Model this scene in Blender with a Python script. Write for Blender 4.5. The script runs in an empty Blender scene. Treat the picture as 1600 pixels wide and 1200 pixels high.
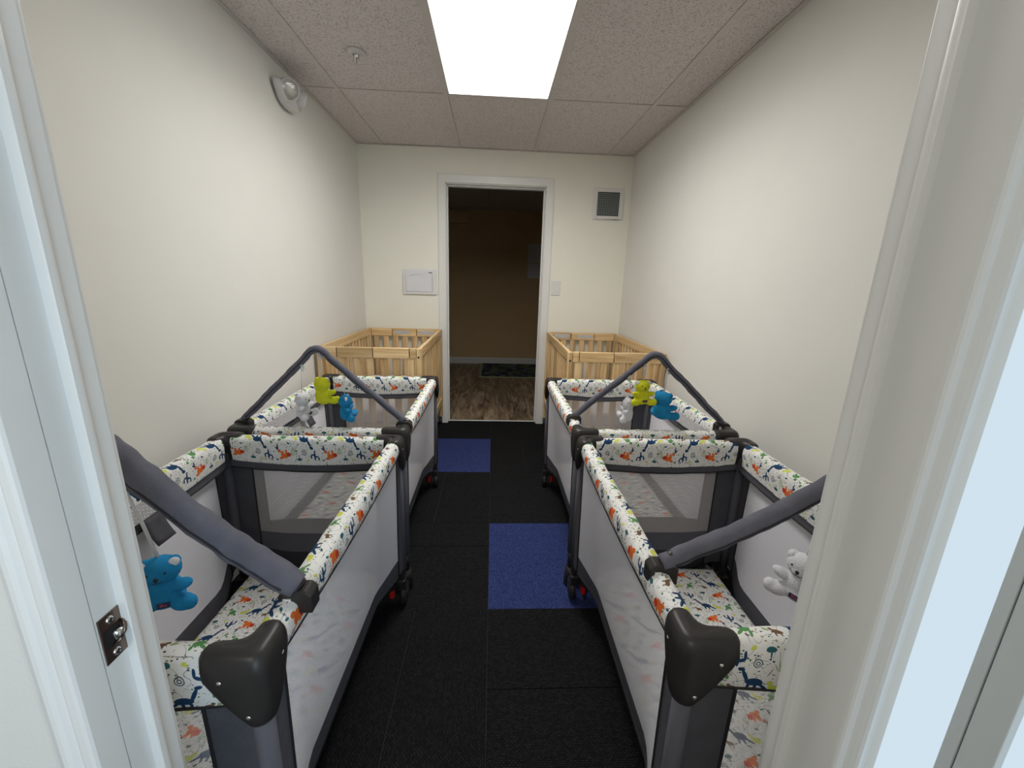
import bpy, bmesh, math, random
from mathutils import Vector, Matrix, noise
random.seed(7)
sc = bpy.context.scene
COL = sc.collection
PI = math.pi

# ------------------------------------------------------------------ camera
F_PX, YAW, PITCH, ROLL = 637.24, 0.0523, 0.2435, 0.0306
CX, CZ = 1.1022, 1.2937
def cam_dir(X, Y, W):
    c, s = math.cos(ROLL), math.sin(ROLL); X, Y = X*c - Y*s, X*s + Y*c
    c, s = math.cos(PITCH), math.sin(PITCH); y, z = W*c + Y*s, -W*s + Y*c
    c, s = math.cos(YAW), math.sin(YAW); x, y = X*c + y*s, -X*s + y*c
    return Vector((x, y, z))
cam = bpy.data.cameras.new('camera'); co = bpy.data.objects.new('camera', cam); COL.objects.link(co)
cam.sensor_width = 36; cam.lens = F_PX/1600*36; cam.clip_start = 0.01; cam.clip_end = 60
r_, u_, f_ = cam_dir(1, 0, 0), cam_dir(0, 1, 0), cam_dir(0, 0, 1)
M = Matrix(((r_.x, u_.x, -f_.x), (r_.y, u_.y, -f_.y), (r_.z, u_.z, -f_.z))).to_4x4()
M.translation = (CX, 0, CZ); co.matrix_world = M
sc.camera = co

# ------------------------------------------------------------------ light and exposure
sc.view_settings.view_transform = 'Standard'; sc.view_settings.look = 'None'
sc.view_settings.exposure = 0.0; sc.view_settings.gamma = 1.0
try: sc.view_settings.use_curve_mapping = False
except Exception: pass
PANEL = 7.6          # luminance of the ceiling troffer
WINDOW = 0.86        # luminance of the frosted daylight pane
wd = bpy.data.worlds.new('world'); sc.world = wd; wd.use_nodes = True
wd.node_tree.nodes['Background'].inputs[0].default_value = (0.55, 0.68, 0.85, 1)
wd.node_tree.nodes['Background'].inputs[1].default_value = 0.25
def area(name, loc, rot, sx, sy, power, color):
    l = bpy.data.lights.new(name, 'AREA'); l.shape = 'RECTANGLE'; l.size = sx; l.size_y = sy
    l.energy = power; l.color = color
    o = bpy.data.objects.new(name, l); COL.objects.link(o); o.location = loc; o.rotation_euler = rot
    return o
# daylight from the right behind the camera; unseen source, narrowed off the right casing
dl = area('hall_daylight', (1.55, -0.62, 1.25), (0, 0, 0), 0.7, 1.7, 12.5, (0.62, 0.82, 1.0))
dl.rotation_euler = Vector((-0.86, 0.62, -0.06)).to_track_quat('-Z', 'Z').to_euler(); dl.data.spread = math.radians(115)
# the prismatic lens of the ceiling troffer throws most of its light downwards
pl = area('troffer_light', (0.2006+0.6096*1.5, 2.6872-0.6096, 2.322), (0, 0, 0), 0.57, 1.18, 12, (1.0, 0.975, 0.935))
pl.data.spread = math.radians(158)
hl = area('hall_fill_light', (0.55, -0.9, 2.30), (0, 0, 0), 0.6, 0.6, 16, (1.0, 0.95, 0.87))  # unseen fill lamp added to brighten the near jambs and casings

# room numbers (metres)
W, D, H = 2.244, 3.65, 2.326       # room width, far wall, ceiling
XL, XR, ZT = 0.7045, 1.5246, 2.0646  # far doorway
YF = 6.52                          # far wall of the room beyond
AX = 0.41                          # half width of the near doorway

# ------------------------------------------------------------------ materials
def newmat(name):
    m = bpy.data.materials.new(name); m.use_nodes = True
    nt = m.node_tree; b = nt.nodes['Principled BSDF']
    return m, nt, b
def N(nt, t, **k):
    n = nt.nodes.new(t)
    for a, v in k.items(): setattr(n, a, v)
    return n
def plain(name, col, rough=0.6, metal=0.0, bump=None, var=0.0, spec=0.5, vscale=6.0):
    """colour with slight noise variation and an optional fine bump (scale, strength)"""
    m, nt, b = newmat(name)
    b.inputs['Roughness'].default_value = rough; b.inputs['Metallic'].default_value = metal
    b.inputs['Specular IOR Level'].default_value = spec
    tc = N(nt, 'ShaderNodeTexCoord')
    nz = N(nt, 'ShaderNodeTexNoise'); nz.inputs['Scale'].default_value = vscale; nz.inputs['Detail'].default_value = 4
    nt.links.new(tc.outputs['Object'], nz.inputs['Vector'])
    mr = N(nt, 'ShaderNodeMapRange'); mr.inputs[1].default_value = 0.3; mr.inputs[2].default_value = 0.7
    mr.inputs[3].default_value = 1 - var; mr.inputs[4].default_value = 1 + var
    nt.links.new(nz.outputs['Fac'], mr.inputs[0])
    hs = N(nt, 'ShaderNodeHueSaturation'); hs.inputs['Color'].default_value = (*col, 1)
    nt.links.new(mr.outputs[0], hs.inputs['Value']); nt.links.new(hs.outputs[0], b.inputs['Base Color'])
    if bump:
        n2 = N(nt, 'ShaderNodeTexNoise'); n2.inputs['Scale'].default_value = bump[0]; n2.inputs['Detail'].default_value = 3
        nt.links.new(tc.outputs['Object'], n2.inputs['Vector'])
        bp = N(nt, 'ShaderNodeBump'); bp.inputs['Strength'].default_value = bump[1]; bp.inputs['Distance'].default_value = 0.004
        nt.links.new(n2.outputs['Fac'], bp.inputs['Height']); nt.links.new(bp.outputs[0], b.inputs['Normal'])
    return m
def ramp(nt, stops, interp='LINEAR'):
    r = N(nt, 'ShaderNodeValToRGB'); r.color_ramp.interpolation = interp
    e = r.color_ramp.elements
    while len(e) < len(stops): e.new(0.5)
    for x, (p, c) in zip(e, stops): x.position = p; x.color = (*c, 1)
    return r

def mat_emit(name, col, s):
    m = bpy.data.materials.new(name); m.use_nodes = True; nt = m.node_tree; nt.nodes.clear()
    o = N(nt, 'ShaderNodeOutputMaterial'); e = N(nt, 'ShaderNodeEmission')
    e.inputs[0].default_value = (*col, 1); e.inputs[1].default_value = s
    nt.links.new(e.outputs[0], o.inputs[0]); return m

def mat_tile_ceiling():
    m, nt, b = newmat('mineral_fibre_tile'); b.inputs['Roughness'].default_value = 0.95
    tc = N(nt, 'ShaderNodeTexCoord')
    v = N(nt, 'ShaderNodeTexNoise'); v.inputs['Scale'].default_value = 150; v.inputs['Detail'].default_value = 3; v.inputs['Roughness'].default_value = 0.6
    nt.links.new(tc.outputs['Object'], v.inputs['Vector'])
    r = ramp(nt, [(0.0, (0.34, 0.30, 0.28)), (0.40, (0.46, 0.42, 0.40)), (0.47, (0.68, 0.63, 0.61)), (1, (0.73, 0.68, 0.66))])
    nt.links.new(v.outputs['Fac'], r.inputs[0]); nt.links.new(r.outputs[0], b.inputs['Base Color'])
    bp = N(nt, 'ShaderNodeBump'); bp.inputs['Strength'].default_value = 0.5; bp.inputs['Distance'].default_value = 0.002
    nt.links.new(r.outputs[0], bp.inputs['Height']); nt.links.new(bp.outputs[0], b.inputs['Normal'])
    return m

def mat_carpet(name, c0, c1, rot):
    m, nt, b = newmat(name); b.inputs['Roughness'].default_value = 0.95; b.inputs['Specular IOR Level'].default_value = 0.12
    tc = N(nt, 'ShaderNodeTexCoord'); mp = N(nt, 'ShaderNodeMapping'); mp.inputs['Rotation'].default_value = (0, 0, rot)
    nt.links.new(tc.outputs['Object'], mp.inputs['Vector'])
    br = N(nt, 'ShaderNodeTexBrick'); br.inputs['Scale'].default_value = 1.0
    br.inputs['Brick Width'].default_value = 0.011; br.inputs['Row Height'].default_value = 0.0055
    br.inputs['Mortar Size'].default_value = 0.0012; br.inputs['Mortar Smooth'].default_value = 0.6
    br.inputs['Color1'].default_value = (*c1, 1); br.inputs['Color2'].default_value = (*[0.6*a+0.4*q for a, q in zip(c0, c1)], 1); br.inputs['Mortar'].default_value = (*c0, 1)
    nt.links.new(mp.outputs[0], br.inputs['Vector'])
    nz = N(nt, 'ShaderNodeTexNoise'); nz.inputs['Scale'].default_value = 260; nz.inputs['Detail'].default_value = 2
    nt.links.new(tc.outputs['Object'], nz.inputs['Vector'])
    mx = N(nt, 'ShaderNodeMix', data_type='RGBA', blend_type='MULTIPLY'); mx.inputs[0].default_value = 0.7
    rr = ramp(nt, [(0.3, (0.35, 0.35, 0.35)), (0.7, (1.4, 1.4, 1.4))])
    nt.links.new(nz.outputs['Fac'], rr.inputs[0]); nt.links.new(br.outputs['Color'], mx.inputs[6]); nt.links.new(rr.outputs[0], mx.inputs[7])
    nt.links.new(mx.outputs[2], b.inputs['Base Color'])
    bp = N(nt, 'ShaderNodeBump'); bp.inputs['Strength'].default_value = 0.8; bp.inputs['Distance'].default_value = 0.003
    nt.links.new(br.outputs['Fac'], bp.inputs['Height']); bp.invert = True; nt.links.new(bp.outputs[0], b.inputs['Normal'])
    return m

def mat_wood(name, c0, c1, c2, stretch=(30, 30, 1.6), rough=0.5):
    m, nt, b = newmat(name); b.inputs['Roughness'].default_value = rough
    tc = N(nt, 'ShaderNodeTexCoord'); mp = N(nt, 'ShaderNodeMapping'); mp.inputs['Scale'].default_value = stretch
    oi = N(nt, 'ShaderNodeObjectInfo'); ad = N(nt, 'ShaderNodeVectorMath', operation='ADD')
    mu = N(nt, 'ShaderNodeMath', operation='MULTIPLY'); mu.inputs[1].default_value = 19.0
    nt.links.new(oi.outputs['Random'], mu.inputs[0])
    nt.links.new(tc.outputs['Object'], ad.inputs[0]); nt.links.new(mu.outputs[0], ad.inputs[1])
    nt.links.new(ad.outputs[0], mp.inputs['Vector'])
    nz = N(nt, 'ShaderNodeTexNoise'); nz.inputs['Scale'].default_value = 1.0; nz.inputs['Detail'].default_value = 6; nz.inputs['Distortion'].default_value = 1.2
    nt.links.new(mp.outputs[0], nz.inputs['Vector'])
    r = ramp(nt, [(0.3, c0), (0.5, c1), (0.68, c2)])
    nt.links.new(nz.outputs['Fac'], r.inputs[0])
    hs = N(nt, 'ShaderNodeHueSaturation'); mr = N(nt, 'ShaderNodeMapRange'); mr.inputs[3].default_value = 0.78; mr.inputs[4].default_value = 1.16
    nt.links.new(oi.outputs['Random'], mr.inputs[0]); nt.links.new(mr.outputs[0], hs.inputs['Value'])
    nt.links.new(r.outputs[0], hs.inputs['Color']); nt.links.new(hs.outputs[0], b.inputs['Base Color'])
    bp = N(nt, 'ShaderNodeBump'); bp.inputs['Strength'].default_value = 0.15; bp.inputs['Distance'].default_value = 0.002
    nt.links.new(nz.outputs['Fac'], bp.inputs['Height']); nt.links.new(bp.outputs[0], b.inputs['Normal'])
    return m

def mat_print():
    """white cotton printed with a repeat of small animals, cacti and leaves; UV in metres"""
    m, nt, b = newmat('desert_print_fabric'); b.inputs['Roughness'].default_value = 0.85; b.inputs['Specular IOR Level'].default_value = 0.2
    L = nt.links.new
    uv = N(nt, 'ShaderNodeUVMap')
    T = 0.165
    sp = N(nt, 'ShaderNodeSeparateXYZ'); sc_ = N(nt, 'ShaderNodeVectorMath', operation='MULTIPLY'); sc_.inputs[1].default_value = (1/T, 1/(T*0.66), 1)
    L(uv.outputs[0], sc_.inputs[0]); L(sc_.outputs[0], sp.inputs[0])
    def ma(op, a, bb=None):
        n = N(nt, 'ShaderNodeMath', operation=op)
        for i, x in enumerate((a, bb)):
            if x is None: continue
            if isinstance(x, (int, float)): n.inputs[i].default_value = x
            else: L(x, n.inputs[i])
        return n.outputs[0]
    fl = ma('FLOOR', sp.outputs[1])
    fy = ma('FRACT', sp.outputs[1])
    fy = ma('MULTIPLY', fy, 0.66); fx = ma('FRACT', ma('ADD', sp.outputs[0], ma('MULTIPLY', fl, 0.45)))
    cb = N(nt, 'ShaderNodeCombineXYZ'); L(fx, cb.inputs[0]); L(fy, cb.inputs[1])
    q = cb.outputs[0]
    def ell(x, y, rx, ry, deg=0):
        mp = N(nt, 'ShaderNodeMapping', vector_type='TEXTURE')
        mp.inputs['Location'].default_value = (x, y, 0); mp.inputs['Rotation'].default_value = (0, 0, math.radians(deg)); mp.inputs['Scale'].default_value = (rx, ry, 1)
        L(q, mp.inputs['Vector']); ln = N(nt, 'ShaderNodeVectorMath', operation='LENGTH'); L(mp.outputs[0], ln.inputs[0])
        return ln.outputs['Value']
    def union(es):
        v = es[0]
        for e in es[1:]: v = ma('MINIMUM', v, e)
        return ma('LESS_THAN', v, 1.0)
    navy, teal, orange, red = (0.012, 0.05, 0.125), (0.03, 0.12, 0.14), (0.78, 0.17, 0.03), (0.6, 0.05, 0.02)
    green, olive, yellow, brown = (0.10, 0.27, 0.09), (0.30, 0.38, 0.16), (0.62, 0.66, 0.12), (0.16, 0.09, 0.05)
    layers = [
        (olive, [ell(.385,.43,.007,.07,10), ell(.355,.43,.006,.065,28), ell(.415,.43,.006,.065,-10), ell(.44,.41,.006,.055,-30), ell(.95,.13,.035,.018,30)]),
        (yellow, [ell(.40,.14,.07,.04,12), ell(.46,.20,.032,.032), ell(.70,.60,.035,.02,-30)]),
        (green, [ell(.17,.15,.06,.052,30), ell(.11,.22,.032,.028), ell(.23,.10,.05,.018,-35), ell(.13,.08,.016,.035), ell(.94,.27,.035,.022,60), ell(.98,.22,.024,.016)]),
        (teal, [ell(.52,.585,.055,.03,0), ell(.52,.54,.009,.038), ell(.56,.06,.03,.016,30), ell(.04,.60,.03,.016,-20), ell(.30,.30,.035,.016,15)]),
        (navy, [ell(.63,.20,.10,.055,10), ell(.745,.29,.022,.09,-28), ell(.80,.375,.040,.022,10), ell(.52,.14,.08,.018,35), ell(.60,.13,.018,.045), ell(.68,.14,.018,.045),
                ell(.86,.50,.021,.10,0), ell(.82,.475,.05,.017,-18), ell(.782,.52,.017,.045,0), ell(.90,.51,.045,.017,20), ell(.94,.56,.016,.04,0),
                ell(.07,.38,.014,.07,-12), ell(.05,.39,.038,.012,30), ell(.10,.42,.032,.012,-30)]),
        (orange, [ell(.20,.51,.08,.048,25), ell(.135,.56,.046,.03,-20), ell(.245,.44,.022,.04,15), ell(.17,.45,.018,.04,-15), ell(.11,.43,.055,.014,25)]),
        (red, [ell(.295,.485,.046,.046)]),
        (brown, [ell(.84,.10,.055,.028,15), ell(.89,.14,.022,.02), ell(.81,.07,.010,.035), ell(.87,.07,.010,.035), ell(.49,.34,.005,.06,20)]),
    ]
    col = None
    base = N(nt, 'ShaderNodeRGB'); base.outputs[0].default_value = (0.80, 0.80, 0.78, 1); col = base.outputs[0]
    # scattered small marks between the motifs
    vo = N(nt, 'ShaderNodeTexVoronoi', feature='F1'); vo.inputs['Scale'].default_value = 105
    vm = N(nt, 'ShaderNodeMapping'); vm.inputs['Scale'].default_value = (1, 1.7, 1); vm.inputs['Rotation'].default_value = (0, 0, .5)
    L(uv.outputs[0], vm.inputs[0]); L(vm.outputs[0], vo.inputs['Vector'])
    mk = ma('LESS_THAN', vo.outputs['Distance'], 0.24)
    sx = N(nt, 'ShaderNodeSeparateColor'); L(vo.outputs['Color'], sx.inputs[0]); mk = ma('MULTIPLY', mk, ma('GREATER_THAN', sx.outputs[0], 0.3))
    cr = ramp(nt, [(0, (0.05, 0.07, 0.09)), (0.45, (0.10, 0.2, 0.1)), (0.7, (0.35, 0.33, 0.2)), (1, (0.2, 0.07, 0.04))], 'CONSTANT')
    L(sx.outputs[1], cr.inputs[0])
    def mix(fac, a, c):
        mx = N(nt, 'ShaderNodeMix', data_type='RGBA'); L(fac, mx.inputs[0]); L(a, mx.inputs[6])
        if isinstance(c, tuple): mx.inputs[7].default_value = (*c, 1)
        else: L(c, mx.inputs[7])
        return mx.outputs[2]
    col = mix(mk, col, cr.outputs[0])
    # thin squiggles
    nz = N(nt, 'ShaderNodeTexNoise'); nz.inputs['Scale'].default_value = 50; nz.inputs['Detail'].default_value = 0
    L(uv.outputs[0], nz.inputs['Vector'])
    sq = ma('LESS_THAN', ma('ABSOLUTE', ma('SUBTRACT', nz.outputs['Fac'], 0.5)), 0.009)
    n3 = N(nt, 'ShaderNodeTexNoise'); n3.inputs['Scale'].default_value = 75; L(uv.outputs[0], n3.inputs['Vector'])
    sq = ma('MULTIPLY', sq, ma('GREATER_THAN', n3.outputs['Fac'], 0.47))
    col = mix(sq, col, (0.12, 0.13, 0.13))
    for c, es in layers: col = mix(union(es), col, c)
    ring = ell(.64, .45, .05, .05)
    rg = ma('LESS_THAN', ma('ABSOLUTE', ma('SUBTRACT', ring, 0.88)), 0.12); col = mix(rg, col, (0.10, 0.14, 0.17))
    rg = ma('LESS_THAN', ma('ABSOLUTE', ma('SUBTRACT', ring, 0.4)), 0.12); col = mix(rg, col, (0.10, 0.14, 0.17))
    L(col, b.inputs['Base Color'])
    wv = N(nt, 'ShaderNodeTexNoise'); wv.inputs['Scale'].default_value = 35; L(uv.outputs[0], wv.inputs['Vector'])
    bp = N(nt, 'ShaderNodeBump'); bp.inputs['Strength'].default_value = 0.3; bp.inputs['Distance'].default_value = 0.006
    L(wv.outputs['Fac'], bp.inputs['Height']); L(bp.outputs[0], b.inputs['Normal'])
    return m

def mat_netting(name, col, lo, hi):
    """woven netting: real holes between the threads (UV in metres)"""
    m, nt, b = newmat(name); L = nt.links.new
    b.inputs['Base Color'].default_value = (*col, 1); b.inputs['Roughness'].default_value = 0.8
    uv = N(nt, 'ShaderNodeUVMap'); sp = N(nt, 'ShaderNodeSeparateXYZ'); mp = N(nt, 'ShaderNodeMapping')
    mp.inputs['Scale'].default_value = (1/0.0032, 1/0.0026, 1); L(uv.outputs[0], mp.inputs[0])
    br = N(nt, 'ShaderNodeTexBrick'); br.inputs['Scale'].default_value = 1
    br.inputs['Brick Width'].default_value = 1; br.inputs['Row Height'].default_value = 1; br.inputs['Mortar Size'].default_value = 0.26; br.inputs['Mortar Smooth'].default_value = 0.3
    br.offset = 0.5
    L(mp.outputs[0], br.inputs['Vector'])
    tr = N(nt, 'ShaderNodeBsdfTransparent'); mx = N(nt, 'ShaderNodeMixShader')
    mr = N(nt, 'ShaderNodeMapRange'); mr.inputs[3].default_value = lo; mr.inputs[4].default_value = hi
    L(br.outputs['Fac'], mr.inputs[0]); L(mr.outputs[0], mx.inputs[0]); L(tr.outputs[0], mx.inputs[1]); L(b.outputs[0], mx.inputs[2])
    L(mx.outputs[0], nt.nodes['Material Output'].inputs[0])
    return m

def mat_label():
    m, nt, b = newmat('printed_warning_label'); L = nt.links.new; b.inputs['Roughness'].default_value = 0.6
    uv = N(nt, 'ShaderNodeUVMap')
    br = N(nt, 'ShaderNodeTexBrick'); br.inputs['Scale'].default_value = 1; br.inputs['Brick Width'].default_value = 0.022; br.inputs['Row Height'].default_value = 0.0052
    br.inputs['Mortar Size'].default_value = 0.0015; br.inputs['Mortar Smooth'].default_value = 0
    br.inputs['Color1'].default_value = (0.10, 0.10, 0.11, 1); br.inputs['Color2'].default_value = (0.30, 0.30, 0.32, 1); br.inputs['Mortar'].default_value = (0.72, 0.72, 0.74, 1)
    L(uv.outputs[0], br.inputs['Vector']); L(br.outputs['Color'], b.inputs['Base Color'])
    return m

MAT = {}
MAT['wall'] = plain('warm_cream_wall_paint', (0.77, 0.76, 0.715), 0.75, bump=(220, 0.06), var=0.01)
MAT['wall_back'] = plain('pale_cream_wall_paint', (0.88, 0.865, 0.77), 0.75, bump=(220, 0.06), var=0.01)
MAT['trim'] = plain('white_gloss_trim_paint', (0.80, 0.80, 0.78), 0.35, bump=(30, 0.03), var=0.01)
MAT['tan'] = plain('tan_wall_paint', (0.66, 0.47, 0.245), 0.75, var=0.02)
MAT['grid'] = plain('painted_grid_steel', (0.60, 0.56, 0.53), 0.5)
MAT['ctile'] = mat_tile_ceiling()
MAT['black_carpet'] = mat_carpet('black_woven_carpet', (0.005, 0.005, 0.0055), (0.026, 0.026, 0.028), 0)
MAT['black_carpet2'] = mat_carpet('black_woven_carpet_turned', (0.005, 0.005, 0.0055), (0.024, 0.024, 0.026), PI/2)
MAT['blue_carpet'] = mat_carpet('blue_woven_carpet', (0.022, 0.035, 0.12), (0.06, 0.085, 0.26), PI/2)
MAT['sub'] = plain('carpet_backing', (0.05, 0.05, 0.05), 0.9)
MAT['print'] = mat_print()
MAT['net'] = mat_netting('netting_side_lit', (0.88, 0.88, 0.95), 0.42, 0.93)  # same cloth as the ends; light on the sides put into colour and opacity
MAT['net_dim'] = mat_netting('netting_end_dim', (0.60, 0.58, 0.58), 0.15, 0.70)  # same cloth as the sides, greyed so less light washes over the slats
MAT['grey'] = plain('charcoal_grey_cloth', (0.085, 0.085, 0.10), 0.85, bump=(90, 0.25), var=0.08, spec=0.2, vscale=25)
MAT['dgrey'] = plain('dark_grey_cloth', (0.04, 0.04, 0.048), 0.85, bump=(90, 0.2), var=0.08, spec=0.2)
MAT['lgrey'] = plain('slate_grey_cloth', (0.11, 0.11, 0.13), 0.85, bump=(90, 0.2), var=0.06, spec=0.2)
MAT['barcloth'] = plain('quilted_grey_sleeve', (0.13, 0.13, 0.16), 0.85, bump=(45, 0.7), var=0.10, spec=0.2, vscale=30)
MAT['piping'] = plain('black_piping', (0.012, 0.012, 0.014), 0.7)
MAT['blackp'] = plain('dark_moulded_plastic', (0.026, 0.024, 0.023), 0.42, bump=(400, 0.05), spec=0.4)
MAT['tyre'] = plain('black_rubber', (0.02, 0.02, 0.02), 0.6)
MAT['rivet'] = plain('polished_steel_rivet', (0.75, 0.75, 0.75), 0.2, metal=1)
MAT['brass'] = plain('tarnished_bronze_metal', (0.23, 0.17, 0.14), 0.28, metal=1, bump=(60, 0.1), var=0.1)
MAT['hole'] = plain('dark_recess', (0.006, 0.005, 0.005), 0.8)
MAT['redp'] = plain('red_plastic', (0.65, 0.02, 0.02), 0.4)
MAT['label'] = mat_label()
MAT['oak'] = mat_wood('pale_oak', (0.50, 0.31, 0.135), (0.69, 0.475, 0.235), (0.82, 0.63, 0.37))
MAT['oaky'] = mat_wood('pale_oak_lengthways', (0.50, 0.31, 0.135), (0.69, 0.475, 0.235), (0.82, 0.63, 0.37), (30, 1.6, 30))
MAT['oakx'] = mat_wood('pale_oak_crossways', (0.50, 0.31, 0.135), (0.69, 0.475, 0.235), (0.82, 0.63, 0.37), (1.6, 30, 30))
MAT['plank'] = mat_wood('distressed_plank', (0.10, 0.06, 0.04), (0.27, 0.195, 0.125), (0.42, 0.33, 0.23), (16, 2.6, 16), 0.45)
MAT['sheet'] = plain('white_mattress_cover', (0.68, 0.67, 0.68), 0.85, bump=(60, 0.2))
MAT['whitep'] = plain('white_plastic', (0.78, 0.77, 0.75), 0.35)
MAT['greyp'] = plain('aged_white_plastic', (0.60, 0.58, 0.57), 0.3)
MAT['paper'] = plain('white_paper', (0.76, 0.76, 0.80), 0.7)
MAT['lens'] = plain('ribbed_clear_lens', (0.55, 0.54, 0.52), 0.12, metal=0.5, bump=(90, 0.5))
MAT['strap'] = plain('white_tape_strap', (0.70, 0.70, 0.72), 0.8)
for k, c in (('yellow', (0.68, 0.70, 0.03)), ('blue', (0.02, 0.24, 0.49)), ('white', (0.72, 0.72, 0.76))):
    MAT['plush_'+k] = plain(k+'_plush', c, 0.95, bump=(420, 0.6), var=0.05, spec=0.15, vscale=60)
MAT['panel'] = mat_emit('lit_troffer_diffuser', (1.0, 0.98, 0.94), PANEL)
MAT['pane'] = mat_emit('frosted_daylit_glass', (0.74, 0.89, 1.0), WINDOW)
MAT['ventdark'] = plain('dark_duct', (0.012, 0.02, 0.02), 0.5)
MAT['ventgrid'] = plain('grey_eggcrate', (0.30, 0.33, 0.32), 0.4)
MAT['alu'] = plain('grey_window_frame', (0.70, 0.75, 0.76), 0.5)
MAT['ink'] = plain('black_thread', (0.01, 0.01, 0.012), 0.5)
MAT['pink'] = plain('pink_thread', (0.62, 0.12, 0.16), 0.6)
MAT['navy'] = plain('navy_thread', (0.02, 0.02, 0.08), 0.6)
def mat_rug():
    m, nt, b = newmat('patterned_rug'); b.inputs['Roughness'].default_value = 0.95
    tc = N(nt, 'ShaderNodeTexCoord'); mp = N(nt, 'ShaderNodeMapping'); mp.inputs['Scale'].default_value = (9, 5, 1)
    v = N(nt, 'ShaderNodeTexVoronoi', feature='F1'); v.inputs['Scale'].default_value = 1.6
    nt.links.new(tc.outputs['Object'], mp.inputs[0]); nt.links.new(mp.outputs[0], v.inputs['Vector'])
    s = N(nt, 'ShaderNodeSeparateColor'); nt.links.new(v.outputs['Color'], s.inputs[0])
    r = ramp(nt, [(0, (0.04, 0.04, 0.10)), (0.3, (0.07, 0.12, 0.04)), (0.5, (0.02, 0.02, 0.05)), (0.7, (0.12, 0.13, 0.16)), (0.85, (0.08, 0.14, 0.04))], 'CONSTANT')
    nt.links.new(s.outputs[0], r.inputs[0]); nt.links.new(r.outputs[0], b.inputs['Base Color']); return m
MAT['rug'] = mat_rug()
MAT['rugedge'] = plain('rug_binding', (0.35, 0.38, 0.25), 0.9)

# ------------------------------------------------------------------ object helpers
def tag(o, label=None, cat=None, group=None, kind=None):
    if label: o['label'] = label
    if cat: o['category'] = cat
    if group: o['group'] = group
    if kind: o['kind'] = kind
    return o
def empty(name, loc=(0, 0, 0), rz=0):
    o = bpy.data.objects.new(name, None); o.empty_display_size = 0.05; COL.objects.link(o)
    o.location = loc; o.rotation_euler = (0, 0, rz); return o

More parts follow.
